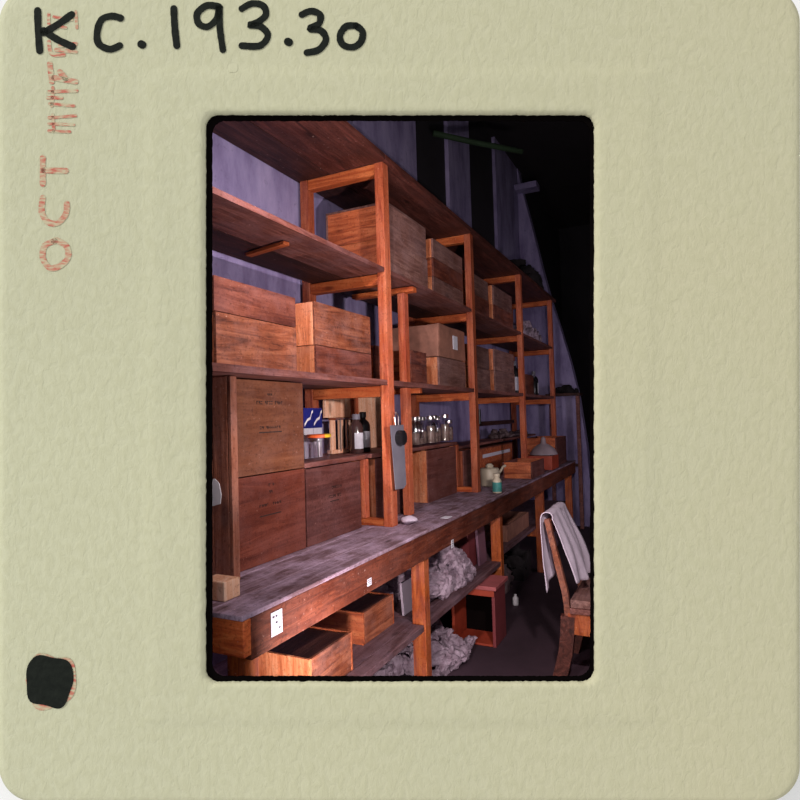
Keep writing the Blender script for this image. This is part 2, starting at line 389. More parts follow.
# ================================================================ SHELVING RACK
PX = [1.19, 2.427, 3.669, 4.964, 6.271]
FY0, FY1 = 1.228, 1.272; RY0, RY1 = 1.655, 1.70
ZT, Z2, Z3 = 2.514, 2.010, 1.484
rk = thing('shelving_rack', 'tall open rack of orange pine posts with dark board shelves on the workbench', 'shelving rack', (1.19, 1.46, BZ))
for i, x in enumerate(PX):
    board('post', rk, 'frame', x-.029, x+.029, FY0, FY1, BZ, ZT)
    board('post', rk, 'frame', x-.029, x+.029, RY0, RY1, BZ, ZT)
    for z in (ZT, Z2-.022, Z3-.024):
        board('cross_rail', rk, 'frame_rail', x-.024, x+.024, FY1+.001, RY0-.001, z-.050, z)
    if i in (1, 2): board('cross_rail', rk, 'frame_rail', x-.024, x+.024, FY1+.001, RY0-.001, BZ+.001, BZ+.032)
# intermediate prop with its two short cross pieces
board('post', rk, 'frame', 2.715, 2.765, 1.285, 1.325, BZ, Z2-.052)
board('cross_rail', rk, 'frame_rail', 2.715, 2.765, 1.235, 1.60, Z2-.05, Z2-.024)
board('cross_rail', rk, 'frame_rail', 2.767, 2.80, 1.235, 1.60, Z3-.050, Z3-.024)
# shelf boards: two planks per shelf, a lighter one in front
for z, th in ((Z2, .018), (Z3, .022)):
    for k in range(len(PX)-1):
        a = PX[k] - (.03 if k == 0 else 0); b = PX[k+1] + (.03 if k == 3 else 0)
        a += .001; b -= .001
        c = Vector(((a+b)/2, 1.34, z)); bm = bmesh.new()
        prism(bm, [(p-c.x, q-c.y) for p, q in ((a+.03, 1.232), (b-.03, 1.232), (b-.03, 1.2735), (b, 1.2735), (b, 1.457), (a, 1.457), (a, 1.2735), (a+.03, 1.2735))], -th, .002)
        link('shelf_board', bm, 'shelf', rk).location = c - rk.location       # notched round the front posts
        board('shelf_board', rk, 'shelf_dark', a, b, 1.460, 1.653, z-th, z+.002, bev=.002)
for k in range(4):
    board('shelf_board', rk, 'shelf_top', PX[k]-.028, PX[k+1]-.031, 1.21, 1.52, ZT+.001, ZT+.030, bev=.002)
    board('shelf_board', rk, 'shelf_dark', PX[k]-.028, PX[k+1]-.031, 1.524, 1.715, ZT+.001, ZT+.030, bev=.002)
board('shelf_board', rk, 'shelf', PX[4]-.028, 6.42, 1.21, 1.715, ZT+.001, ZT+.030)
# low ledges over the boxes
for a, b in ((1.912, 2.40), (2.456, 3.64)):
    board('ledge_board', rk, 'shelf', a, b, 1.362, 1.651, 1.118, 1.138)
board('ledge_board', rk, 'shelf', 3.70, 4.93, 1.44, 1.651, 1.075, 1.095)
board('ledge_board', rk, 'shelf', 4.995, 6.24, 1.44, 1.651, 1.075, 1.095)
for x in PX[1:3]:
    board('ledge_prop', rk, 'frame', x-.02, x+.02, 1.372, 1.398, BZ+.033, 1.116)
board('stretcher', rk, 'shelf_dark', 4.995, 6.24, 1.668, 1.69, 1.21, 1.25)
# cleat nailed beneath the second shelf
bm = bx(-.015, .015, -.115, .115, -.014, .0, bev=.003)
o = link('shelf_cleat', bm, 'frame_rail', rk); o.location = Vector((1.80, 1.438, Z2-.0225)) - rk.location; o.rotation_euler = (0, 0, math.radians(-12))

# ================================================================ CRATES
def crate(x0, x1, y0, y1, z0, z1, me, ms, label, name='wooden_crate', cat='crate', group=None, rz=0, lid=None, t=.012, base=True, handle=False):
    c = Vector(((x0+x1)/2, (y0+y1)/2, z0))
    o = thing(name, label, cat, c, group, rz)
    X, Y, H = (x1-x0)/2, (y1-y0)/2, z1-z0
    def b(n, m, *a):
        cc = Vector(((a[0]+a[1])/2, (a[2]+a[3])/2, (a[4]+a[5])/2))
        q = link(n, bx(a[0]-cc.x, a[1]-cc.x, a[2]-cc.y, a[3]-cc.y, a[4]-cc.z, a[5]-cc.z, bev=.002), m, o); q.location = cc; return q
    g = .0008
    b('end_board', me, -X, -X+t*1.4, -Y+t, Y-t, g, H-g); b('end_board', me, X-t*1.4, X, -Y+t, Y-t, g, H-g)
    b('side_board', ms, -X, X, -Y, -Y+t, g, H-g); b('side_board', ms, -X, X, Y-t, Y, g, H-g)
    b('base_board', ms, -X+t*1.4, X-t*1.4, -Y+t, Y-t, g+.004, g+.014)
    if lid: b('lid', lid, -X, X, -Y, Y, H-g, H+.010)
    return o
Z3T = Z3+.0025; Z2T = Z2+.0025
U = 'crates stacked on the shelves'
CB = 1.60
# third shelf
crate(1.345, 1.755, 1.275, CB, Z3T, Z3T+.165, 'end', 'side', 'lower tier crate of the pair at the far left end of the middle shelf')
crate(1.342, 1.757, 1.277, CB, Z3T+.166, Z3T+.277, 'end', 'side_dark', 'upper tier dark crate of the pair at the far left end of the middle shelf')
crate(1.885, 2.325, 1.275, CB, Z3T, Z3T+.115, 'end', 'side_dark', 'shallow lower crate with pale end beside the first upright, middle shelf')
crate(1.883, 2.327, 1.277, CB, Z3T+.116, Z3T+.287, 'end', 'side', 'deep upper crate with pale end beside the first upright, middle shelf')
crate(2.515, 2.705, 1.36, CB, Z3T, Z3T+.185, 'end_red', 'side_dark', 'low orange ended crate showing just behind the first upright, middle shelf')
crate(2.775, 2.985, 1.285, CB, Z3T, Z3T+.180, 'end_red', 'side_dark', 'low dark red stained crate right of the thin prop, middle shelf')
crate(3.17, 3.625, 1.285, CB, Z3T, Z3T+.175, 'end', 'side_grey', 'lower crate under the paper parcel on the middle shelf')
# paper parcel on it
def parcel():
    x0, x1, y0, y1, z0, z1 = 3.165, 3.63, 1.282, 1.60, Z3T+.177, Z3T+.375
    c = Vector(((x0+x1)/2, (y0+y1)/2, z0)); o = thing('paper_parcel', 'brown paper wrapped parcel with a white label on the middle shelf', 'parcel', c)
    bm = bmesh.new(); box(bm, x0-c.x, x1-c.x, y0-c.y, y1-c.y, 0.001, z1-z0, bev=.012)
    bmesh.ops.subdivide_edges(bm, edges=bm.edges[:], cuts=3, use_grid_fill=True)
    for v in bm.verts:
        n = noise.noise_vector(v.co*14+Vector((3, 1, 2)))*.010; v.co += Vector((n.x*.5, n.y*.6, n.z if v.co.z > .05 else 0))
    link('wrapping', bm, 'parcel', o, smooth=False)
    link('paper_label', bx(-.02, .055, y0-c.y-.012, y0-c.y-.008, .06, .145, bev=0), 'label', o)
parcel()
crate(2.96, 3.14, 1.335, 1.60, Z3T+.182, Z3T+.365, 'parcel', 'parcel', 'square brown cardboard carton left of the paper parcel, middle shelf', 'cardboard_carton', 'carton', lid='parcel') if False else None
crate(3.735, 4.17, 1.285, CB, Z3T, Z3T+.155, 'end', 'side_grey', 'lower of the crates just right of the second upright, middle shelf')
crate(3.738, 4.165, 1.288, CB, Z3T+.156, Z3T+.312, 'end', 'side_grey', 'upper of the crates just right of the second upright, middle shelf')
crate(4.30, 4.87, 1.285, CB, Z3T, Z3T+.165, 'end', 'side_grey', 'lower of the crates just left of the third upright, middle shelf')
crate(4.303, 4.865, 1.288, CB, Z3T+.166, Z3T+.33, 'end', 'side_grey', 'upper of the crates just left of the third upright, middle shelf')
# second shelf
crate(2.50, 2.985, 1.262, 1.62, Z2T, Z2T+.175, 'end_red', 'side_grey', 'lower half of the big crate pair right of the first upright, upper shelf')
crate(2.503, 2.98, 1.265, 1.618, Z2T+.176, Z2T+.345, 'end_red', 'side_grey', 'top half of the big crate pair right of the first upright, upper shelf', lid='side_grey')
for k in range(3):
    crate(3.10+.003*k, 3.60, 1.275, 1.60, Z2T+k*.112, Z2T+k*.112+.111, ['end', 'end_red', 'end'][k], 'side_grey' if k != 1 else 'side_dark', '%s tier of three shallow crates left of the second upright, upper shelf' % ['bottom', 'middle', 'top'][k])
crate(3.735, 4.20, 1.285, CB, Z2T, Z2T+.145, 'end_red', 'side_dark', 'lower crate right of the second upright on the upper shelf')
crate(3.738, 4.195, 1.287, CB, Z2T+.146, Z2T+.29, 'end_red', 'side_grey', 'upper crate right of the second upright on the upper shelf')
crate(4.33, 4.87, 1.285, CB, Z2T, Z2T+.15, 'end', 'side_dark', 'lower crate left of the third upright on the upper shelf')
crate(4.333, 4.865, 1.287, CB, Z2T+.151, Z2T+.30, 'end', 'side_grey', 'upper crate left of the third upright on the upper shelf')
# boxes on the bench, with stencilled lettering
def stencil(parent, y, lines):
    for (cx, cz, wd, h, slant) in lines:
        bm = bmesh.new(); n = max(3, int(wd/.011)); rnd = random.Random(int(cx*1000)+int(cz*977))
        for k in range(n):
            u = -wd/2+wd*k/n
            if rnd.random() < .16: continue
            ww = wd/n*.68; zz = cz+slant*u; kind = rnd.randrange(4)
            if kind in (0, 2): box(bm, cx+u, cx+u+ww*.3, y-.0012, y-.0004, zz-h/2, zz+h/2)
            if kind in (1, 2, 3): box(bm, cx+u, cx+u+ww, y-.0012, y-.0004, zz+h*.25, zz+h/2)
            if kind in (0, 3): box(bm, cx+u, cx+u+ww, y-.0012, y-.0004, zz-h*.12, zz+h*.12)
            if kind == 3: box(bm, cx+u+ww*.7, cx+u+ww, y-.0012, y-.0004, zz-h/2, zz+h/2)
            if kind == 1: box(bm, cx+u, cx+u+ww, y-.0012, y-.0004, zz-h/2, zz-h*.25)
        link('stencilled_lettering', bm, 'stencil', parent)
def fibre_box(x0, x1, z0, z1, mat, label, lines, bars=(), y0=1.36, me='end'):
    c = Vector(((x0+x1)/2, (y0+1.68)/2, z0)); o = thing('storage_box', label, 'box', c)
    X, H = (x1-x0)/2, z1-z0; Y = (1.68-y0)/2; t = .008
    def b(n, m, *a):
        cc = Vector(((a[0]+a[1])/2, (a[2]+a[3])/2, (a[4]+a[5])/2))
        q = link(n, bx(a[0]-cc.x, a[1]-cc.x, a[2]-cc.y, a[3]-cc.y, a[4]-cc.z, a[5]-cc.z, bev=.002), m, o); q.location = cc; return q
    fp = b('front_panel', mat, -X, X-.001, -Y, -Y+t, .001, H-.001)
    b('end_board', me, -X+.001, -X+.018, -Y+t, Y, .001, H-.001); b('end_board', me, X-.018, X-.001, -Y+t, Y, .001, H-.001)
    b('back_panel', mat, -X+.018, X-.018, Y-t, Y, .001, H-.001); b('top_panel', mat, -X+.018, X-.018, -Y+t, Y-t, H-.014, H-.004)
    stencil(fp, -Y, lines)
    for (cx, cz, wd) in bars:
        link('stencilled_bar', bx(cx-wd/2, cx+wd/2, -Y-.0012, -Y-.0004, cz-.0018, cz+.0018, bev=0), 'stencil', fp)
    for ch in list(COL.objects):
        if ch.parent is fp: ch.location = -fp.location
    return o
fibre_box(1.495, 1.907, 1.122, 1.458, 'fibre', 'brown stencilled box standing on top of another box at the left end',
          [(.0, .255, .15, .012, 0), (.0, .285, .03, .008, 0), (.0, .165, .12, .010, 0)], [(.0, .148, .13)])
fibre_box(1.495, 1.907, BZ, 1.120, 'fibre_red', 'red brown stencilled box directly under the upper box, left end of bench',
          [(.0, .275, .035, .010, 0), (.0, .25, .03, .010, 0), (-.045, .205, .05, .009, 0), (.03, .205, .05, .009, 0)], [(-.01, .168, .12)])
fibre_box(1.915, 2.345, BZ, 1.115, 'fibre_dark', 'dark brown stencilled box with open ledge of jars and bottles above it',
          [(.01, .215, .08, .010, 0), (-.005, .178, .10, .012, 0)], [(-.01, .158, .07)])
fibre_box(2.50, 2.92, BZ, 1.112, 'fibre_dark', 'dark brown box behind the first upright on the workbench', [])
fibre_box(3.13, 3.60, BZ, 1.112, 'fibre_dark', 'dark box with pale pine end under the row of jars', [(-.04, .24, .06, .009, 0)], [], me='end')
fibre_box(3.745, 4.0, BZ, 1.070, 'fibre_dark', 'narrow dark box just right of the second upright on the workbench', [], me='pine_red')
# plank panel closing the left end
o = thing('end_panel', 'upright brown plank panel closing the left end of the rack on the bench', 'panel', (1.44, 1.42, BZ))
board('plank', o, 'plank', 1.425, 1.450, 1.312, 1.375, BZ, 1.458)
board('plank', o, 'plank', 1.425, 1.450, 1.377, 1.65, BZ, 1.458)
board('edge_strip', o, 'plank', 1.425, 1.455, 1.296, 1.310, BZ, 1.458)
bm = bmesh.new(); prism(bm, [(-.02, -.045), (.018, -.035), (.022, -.005), (.014, .03), (-.004, .045), (-.02, .042)], 0, .003)
o = link('paper_tag', bm, 'white', loc=(1.4245, 1.362, 1.085)); o.rotation_euler = (math.pi/2, 0, -math.pi/2)
tag(o, 'bright white paper tag stuck to the brown plank panel at the left end', 'tag')

# pale boards standing behind the ledge
pn = thing('back_panel_boards', 'pale pine boards set against the wall behind the bottles', 'panel', (2.75, 1.66, 1.14))
board('pine_board', pn, 'pine_pale', 2.475, 2.72, 1.628, 1.646, 1.318, 1.446)
board('pine_board', pn, 'pine_red', 2.725, 2.80, 1.624, 1.646, 1.139, 1.446)
board('pine_board', pn, 'pine_pale', 2.805, 3.15, 1.628, 1.646, 1.139, 1.446)
sr = thing('slatted_rack', 'small pale wooden rack with upright slats behind the glass jar', 'rack', (2.58, 1.60, 1.139))
board('base_rail', sr, 'pine_pale', 2.42, 2.71, 1.560, 1.590, 1.139, 1.158)
board('top_rail', sr, 'pine_red', 2.42, 2.71, 1.566, 1.580, 1.306, 1.316)
for k in range(4): board('slat', sr, 'pine_pale', 2.425+.075*k, 2.425+.075*k+.040, 1.566, 1.576, 1.1585, 1.3055, bev=.001)
bm = bmesh.new()
for k in range(4): tube(bm, [(2.50+.065*k-2.58, -.042, .01), (2.50+.065*k-2.58, -.042, .172)], .0022, 6)
tube(bm, [(-.12, -.042, .172), (.13, -.042, .172)], .0022, 6)
link('wire', bm, 'steel', sr)

# ---------------- jars and bottles
def jar(loc, r, h, label, lidmat=('tin',), lidh=.016, contents=None, name='glass_jar', group=None, body='glass'):
    o = thing(name, label, 'jar', loc, group)
    link('body', lathe([(0, .002), (r*.92, .002), (r, .010), (r, h*.72), (r*.86, h*.82), (r*.62, h*.86), (r*.62, h*.95), (r*.56, h*.95), (r*.56, h*.86), (r*.9, h*.72), (r*.92, .012), (0, .010)], 20), body, o, smooth=True)
    if contents: link('contents', lathe([(0, .013), (r*.86, .013), (r*.86, h*contents), (0, h*contents)], 16), 'bottle_metal', o, smooth=True)
    link('lid', lathe([(0, h*.93), (r*.70, h*.93), (r*.74, h*.95), (r*.74, h*.95+lidh), (r*.66, h*.95+lidh+.003), (0, h*.95+lidh+.003)], 20), lidmat[0], o, smooth=False)
    return o
# open glass jar with coloured rim
o = thing('preserve_jar', 'wide clear glass jar with an orange and yellow lid on the ledge', 'jar', (2.12, 1.435, 1.1385))
link('body', lathe([(0, .001), (.040, .001), (.048, .008), (.052, .085), (.052, .094), (.049, .094), (.048, .085), (.044, .012), (0, .009)], 28), 'glass', o, smooth=True)
link('paper_label', lathe([(.0488, .028), (.0515, .066)], 28), 'label', o, smooth=True) if False else None
lb = lathe([(.0535, .0945), (.054, .097), (.054, .106), (.051, .109), (0, .109), (0, .0945), (.0535, .0945)], 28)
for f in lb.faces: f.material_index = 1 if (f.calc_center_median().x*.44-f.calc_center_median().y*.9 > .030) else 0
link('lid', lb, ['orange', 'yellow'], o, smooth=True)
link('screw', lathe([(0, .011), (.006, .011), (.006, .075), (.009, .078), (0, .08)], 10), 'tin', o)
# blue and white carton pair
for k, (x, lab) in enumerate(((2.142, 'blue topped white carton with a white flash, standing left of its twin'), (2.214, 'blue topped white carton with a white flash, beside the slatted rack'))):
    o = thing('film_carton', lab, 'carton', (x, 1.53, 1.1385))
    link('body', bx(-.034, .034, -.03, .03, .001, .135, bev=.002), 'label', o)
    pt = link('printed_top', bx(-.0345, .0345, -.0305, .0305, .1355, .225, bev=.002), 'blue', o)
    bm = bmesh.new()
    pts = [(-.034, .150), (-.010, .172), (.012, .180), (.022, .205), (.032, .210)]
    for a, b in zip(pts, pts[1:]):
        vs = [bm.verts.new((p[0], -.0315, p[1]+d)) for p, d in ((a, -.006), (b, -.006), (b, .006), (a, .006))]; bm.faces.new(vs)
    link('white_flash', bm, 'white', pt)
def bottle(loc, r, h, label, body, cap, lab=True, name='bottle', capr=.45, neck=.36, sh=.66):
    o = thing(name, label, 'bottle', loc)
    bd = link('body', lathe([(0, .001), (r*.94, .001), (r, .006), (r, h*sh), (r*.85, h*(sh+.08)), (r*neck, h*(sh+.16)), (r*neck, h*.88), (0, h*.88)], 24), body, o, smooth=True)
    link('cap', lathe([(0, h*.86), (r*capr, h*.86), (r*capr, h*.985), (r*capr*.9, h), (0, h)], 20), cap, o)
    if lab:
        bm = bmesh.new(); sg = 14
        lo = []; hi = []
        for k in range(sg+1):
            a = math.radians(-165+100*k/sg)
            lo.append(bm.verts.new((math.cos(a)*(r+.0008), math.sin(a)*(r+.0008), h*.12))); hi.append(bm.verts.new((math.cos(a)*(r+.0008), math.sin(a)*(r+.0008), h*.52)))
        for k in range(sg): bm.faces.new((lo[k], lo[k+1], hi[k+1], hi[k]))
        link('paper_label', bm, 'label', bd, smooth=True)
    return o
bottle((2.395+.11, 1.47, 1.1385), .034, .195, 'brown glass bottle with a grey cap and white label on the ledge', 'brownglass', 'steel', capr=.6, neck=.5)
bottle((2.60, 1.485, 1.1385), .036, .205, 'black bottle with tall black cap and white label on the ledge', 'black', 'black', capr=.5, neck=.4)
# row of jars, bay two
xs = [3.03, 3.105, 3.18, 3.255, 3.33, 3.41, 3.49, 3.585]
desc = ['first jar left in the row, dark', 'second jar from the left in the metal topped row', 'third jar from the left in the metal topped row', 'fourth jar in the row, holding pale stuff',
        'fifth jar in the row with a wide bright lid', 'sixth jar in the row with a bright tin lid', 'tall seventh jar in the row beside the short end jar', 'short brown jar at the right end of the row']
for k, x in enumerate(xs):
    jar((x, 1.40+.012*((k*7) % 3-1), 1.1385), .031 if k not in (4,) else .034, [.162, .162, .160, .164, .168, .162, .172, .132][k],
        desc[k]+', lit by the flash' if k == 5 else desc[k], contents=[.5, .3, .55, .7, .45, .6, .7, .75][k], group='row of lidded glass jars on the ledge')
jar((2.90, 1.39, 1.1385), .036, .125, 'dark blue jar half hidden behind the thin prop', ('black',), body='blue')
bm = lathe([(0, 0), (.045, 0), (.048, .006), (.048, .020), (.042, .024), (0, .020)], 24)
# hanging steel sheet with round black dial
hs = thing('hanging_steel_sheet', 'grey steel sheet with a round black knob hanging on the first upright', 'metal sheet', (2.435, 1.205, 1.11))
bm = bmesh.new(); prism(bm, [(-.075, .165), (.060, .165), (.072, -.12), (.045, -.135), (-.040, -.13)], -.002, .002)
bmesh.ops.rotate(bm, verts=bm.verts, matrix=Matrix.Rotation(math.pi/2, 3, 'X'))
link('sheet', bm, 'steel', hs)
k = link('round_knob', lathe([(0, 0), (.034, 0), (.036, .006), (.034, .030), (.026, .034), (0, .034)], 24), 'black', hs, smooth=False); k.rotation_euler = (math.pi/2, 0, 0); k.location = (-.003, -.003, .105)
bm = bmesh.new(); tube(bm, [(-.02, .0, .165), (-.03, .0, .20), (-.012, .0, .225), (.012, .0, .205), (.01, .0, .165)], .0035, 8); link('hook', bm, 'tin', hs)

# ---------------- things on the bench
tag(link('wood_block', bx(-.033, .033, -.045, .045, 0, .055, bev=.004), 'pine_pale', loc=(1.29, 1.225, BZ+.0005)), 'small pale wooden block near the left end of the bench top', 'block')
o = bottle((3.655, 1.105, BZ+.0005), .030, .125, 'small bottle with teal label and pale cap on the bench edge', 'cream', 'cream', lab=False, name='glue_bottle', capr=.72, neck=.6, sh=.62)
link('teal_label', lathe([(.0306, .010), (.0306, .070)], 24), 'teal', o, smooth=True)
bm = lathe([(0, 0), (.065, 0), (.068, .004), (.068, .115), (.06, .125), (.02, .128), (0, .128)], 24)
o = thing('paint_can', 'cream can with a spout and wire handle behind the teal bottle', 'can', (4.03, 1.27, BZ+.0005)); link('body', bm, 'cream', o, smooth=True)
bm = bmesh.new(); tube(bm, [(.05, -.04, .07), (.08, -.06, .10), (.10, -.07, .125), (.125, -.08, .13)], [.010, .009, .008, .010], 10); link('spout', bm, 'cream', o)
link('lid_knob', lathe([(0, .1285), (.025, .1285), (.03, .14), (.018, .155), (0, .157)], 16), 'cream', o)
bm = bmesh.new()
bmesh.ops.create_icosphere(bm, subdivisions=3, radius=.04)
for v in bm.verts: v.co.z *= .45; v.co += noise.noise_vector(v.co*30)*.006
zmin = min(v.co.z for v in bm.verts)
for v in bm.verts: v.co.z -= zmin
tag(link('rag_wad', bm, 'cloth', loc=(2.50, 1.19, BZ+.0005), smooth=True), 'small white rag wad at the foot of the first upright', 'rag')
tag(link('paper_scrap', bx(-.03, .03, -.02, .02, 0, .002, bev=0), 'label', loc=(2.71, 1.085, BZ+.0005)), 'small pale paper scrap on the front edge of the bench', 'paper')
# paper labels on the apron
def apron_label(x, z, w_, h_, label, name='paper_label'):
    o = tag(link(name, bx(-w_/2, w_/2, -.0012, 0, -h_/2, h_/2, bev=0), 'label', loc=(x, BY0+.0032, z)), label, 'label')
    bm = bmesh.new(); rnd = random.Random(int(x*100))
    for r in range(3):
        for c in range(3):
            if rnd.random() < .75: box(bm, -w_*.36+c*w_*.26, -w_*.36+c*w_*.26+w_*.16, -.0018, -.0013, h_*(.26-r*.27), h_*(.34-r*.27))
    link('print', bm, 'ink', o)
apron_label(1.325, BZ-.062, .050, .066, 'white printed paper label stuck to the bench apron near its left end')
apron_label(2.70, BZ-.125, .03, .04, 'small pale blue label on the bench apron above the paper heap')
apron_label(1.86, BZ-.09, .03, .026, 'small torn white label on the apron above the drawers')

# crates at the far part of the bench
crate(4.50, 4.93, 1.075, 1.31, BZ+.0005, BZ+.128, 'end_red', 'fibre_dark', 'low orange crate lying on the bench beyond the third bay')
crate(5.60, 6.1, 1.10, 1.40, BZ+.0005, BZ+.27, 'end_red', 'fibre_dark', 'taller orange crate at the far end of the bench behind the grey funnel')
crate(4.30, 5.35, 1.46, 1.65, BZ+.0005, BZ+.235, 'end_red', 'end_red', 'long orange drawer box against the wall under the tool heap', 'long_drawer_box', 'box', lid='side_dark')
tag(link('purple_folder', bx(-.40, .40, -.0016, 0, -.014, .014, bev=0), 'label', loc=(4.86, 1.4585, BZ+.175)), 'long pale purple paper strip on the long drawer box', 'paper strip')
o = thing('grey_funnel', 'grey metal funnel standing upside down on the far bench', 'funnel', (5.36, 1.17, BZ+.13))
link('cone', lathe([(.125, 0), (.122, .012), (.10, .05), (.06, .085), (.026, .10), (.018, .15), (.008, .16), (0, .16)], 28), 'greycone', o, smooth=True)
crate(5.22, 5.52, 1.07, 1.30, BZ+.0005, BZ+.125, 'red', 'red', 'small red box under the grey funnel on the far bench')

# ================================================================ HEAPS
def heap(name, label, cat, c, dims, n, size, mat, seed, kind='stuff', flat=.55, group=None, fall=.75):
    """many crumpled sheets tumbled into a mound"""
    rnd = random.Random(seed); bm = bmesh.new(); dx, dy, dz = dims
    for k in range(n):
        u, v = rnd.uniform(-1, 1), rnd.uniform(-1, 1); r2 = min(1, u*u+v*v)
        top = dz*(1-r2*fall); zz = rnd.uniform(.25, 1)*top - size*.3
        b2 = bmesh.ops.create_icosphere(bm, subdivisions=3, radius=size*rnd.uniform(.6, 1.15))['verts']
        rot = Matrix.Rotation(rnd.uniform(0, 6.28), 3, (rnd.random(), rnd.random(), rnd.random()+.01))
        off = Vector((rnd.random()*20, rnd.random()*20, rnd.random()*20))
        for w_ in b2:
            p = w_.co.copy(); q = p/size
            d = noise.turbulence(q*1.5+off, 3, True)
            e = 1-abs(noise.noise(q*3.1+off)); p *= .62+.5*d+.16*e*e
            p.z *= flat; p = rot @ p
            p.x = max(-dx, min(dx, p.x+u*dx*.82)); p.y = max(-dy, min(dy, p.y+v*dy*.82)); p.z = max(.0, min(dz, p.z+zz+size*.25))
            w_.co = p
    o = link(name, bm, mat, loc=c, smooth=(mat != 'paper'))
    tag(o, label, cat, group, kind); return o
heap('crumpled_paper_heap', 'tall heap of crumpled newspaper on the lower shelf behind the second bench leg', 'paper heap', (2.955, 1.31, .3805), (.33, .21, .33), 100, .075, 'paper', 3, fall=.72)
heap('crumpled_paper_heap', 'crumpled newspaper seen behind the orange drawer, left of the second bench leg', 'paper heap', (2.54, 1.46, .3805), (.07, .17, .31), 26, .07, 'paper', 4)
heap('crumpled_paper_heap', 'heap of crumpled newspaper spilling over the floor beside the red box', 'paper heap', (2.83, 1.35, .0005), (.355, .28, .25), 100, .062, 'paper', 5)
heap('crumpled_paper_heap', 'heap of crumpled newspaper on the floor under the left lower shelf', 'paper heap', (2.10, 1.38, .0005), (.29, .24, .25), 60, .075, 'paper', 8)
heap('dark_cloth_pile', 'black cloth bundles piled on the very top of the rack', 'cloth pile', (5.95, 1.47, ZT+.031), (.38, .22, .36), 26, .11, 'darkcloth', 11)
heap('rag_pile', 'pale mauve rags piled on the upper shelf in the last bay', 'rag pile', (5.65, 1.42, Z2T), (.45, .14, .22), 40, .07, 'paper', 13)
heap('tool_heap', 'heap of small rusty tools on the ledge by the third upright', 'tool heap', (5.25, 1.54, 1.0955), (.20, .08, .085), 26, .032, 'rust', 17)
heap('tool_heap', 'low scatter of small parts on the ledge in the last bay', 'tool heap', (5.85, 1.54, 1.0955), (.22, .08, .06), 20, .03, 'rust', 19)
heap('refuse_heap', 'dim heap of refuse on the floor under the far bench', 'refuse heap', (4.25, 1.42, .0005), (.20, .20, .28), 30, .09, 'rust', 23)
# sheet of board leaning behind the drawer
o = link('leaning_sheet', bx(-.08, .08, -.006, .006, 0, .15, bev=.002), 'sheet', loc=(2.548, 1.22, .3805)); o.rotation_euler = (math.radians(-4), 0, 0)
tag(o, 'pale mauve board leaning beside the second bench leg, behind the drawer', 'board')

# ---------------- drawers on the lower shelf
def drawer(x0, x1, y0, y1, z0, z1, label, me='end_red'):
    c = Vector(((x0+x1)/2, (y0+y1)/2, z0)); o = thing('drawer_box', label, 'drawer', c)
    X, Y, H = (x1-x0)/2, (y1-y0)/2, z1-z0; t = .012
    for n, m, a in (('side_board', me, (-X, -X+t, -Y, Y, 0, H)), ('side_board', 'end_red', (X-t, X, -Y, Y, 0, H)), ('front_board', 'side', (-X+t, X-t, -Y, -Y+t, 0, H)),
                    ('back_board', 'side_dark', (-X+t, X-t, Y-t, Y, 0, H)), ('base_board', 'shelf_dark', (-X+t, X-t, -Y+t, Y-t, .002, .012))):
        cc = Vector(((a[0]+a[1])/2, (a[2]+a[3])/2, (a[4]+a[5])/2))
        q = link(n, bx(a[0]-cc.x, a[1]-cc.x, a[2]-cc.y, a[3]-cc.y, a[4]-cc.z, a[5]-cc.z, bev=.002), m, o); q.location = cc
    q = link('shade_fill', bx(-X+t+.001, X-t-.001, -Y+t+.001, Y-t-.001, .013, H-.006, bev=0), 'shelf_dark', o)  # dark block fills the drawer, standing for its shaded inside
    return o
drawer(1.60, 1.875, 1.14, 1.44, .381, .520, 'empty wooden drawer box nearest the camera on the lower shelf', 'end')
drawer(2.085, 2.365, 1.215, 1.58, .381, .512, 'second orange drawer box further along the lower shelf')

# ---------------- under the bench, second bay onward
o = crate(3.34, 3.575, 1.20, 1.50, .3808, .70, 'redbox', 'redbox', 'tall dull red carton on the lower shelf beside the paper heap', 'red_carton', 'carton', lid='redbox')
o = link('mauve_board', bx(-.07, .07, -.008, .008, 0, .33, bev=.002), 'mauve', loc=(3.52, 1.175, .3808)); o.rotation_euler = (math.radians(-3), 0, 0)
tag(o, 'mauve board standing in front of the red carton by the third bench leg', 'board')
o = thing('red_stool', 'open red wooden box stool with a faded pink top on the floor', 'stool', (3.35, 1.13, 0))
board('top', o, 'pink', 3.17, 3.42, .985, 1.27, .322, .344); board('side_board', o, 'redbox', 3.19, 3.40, 1.0, 1.018, 0, .321)
board('side_board', o, 'red', 3.19, 3.40, 1.245, 1.262, 0, .321); board('back_board', o, 'inside_shade', 3.385, 3.40, 1.019, 1.244, .001, .321)  # back board coloured black for the shade inside the box
board('top_rail', o, 'red', 3.178, 3.189, 1.0, 1.262, .285, .3215); board('base_board', o, 'red', 3.19, 3.384, 1.019, 1.244, .002, .014)
crate(4.15, 4.80, 1.19, 1.50, .3808, .50, 'parcel', 'parcel', 'low pale cardboard tray on the lower shelf beyond the third leg', 'cardboard_tray', 'tray')
crate(3.72, 3.80, 1.19, 1.40, .0005, .34, 'leg', 'leg', 'narrow orange wooden case on the floor beyond the third leg', 'narrow_case', 'case')
heap('black_bag', 'slumped black bag on the floor below the cardboard tray', 'bag', (4.66, 1.36, .0005), (.13, .18, .28), 14, .14, 'darkcloth', 31, kind=None)
bottle((3.95, 1.09, .0005), .02, .075, 'small white bottle on the floor by the bench legs', 'white', 'white', lab=False, name='white_bottle')

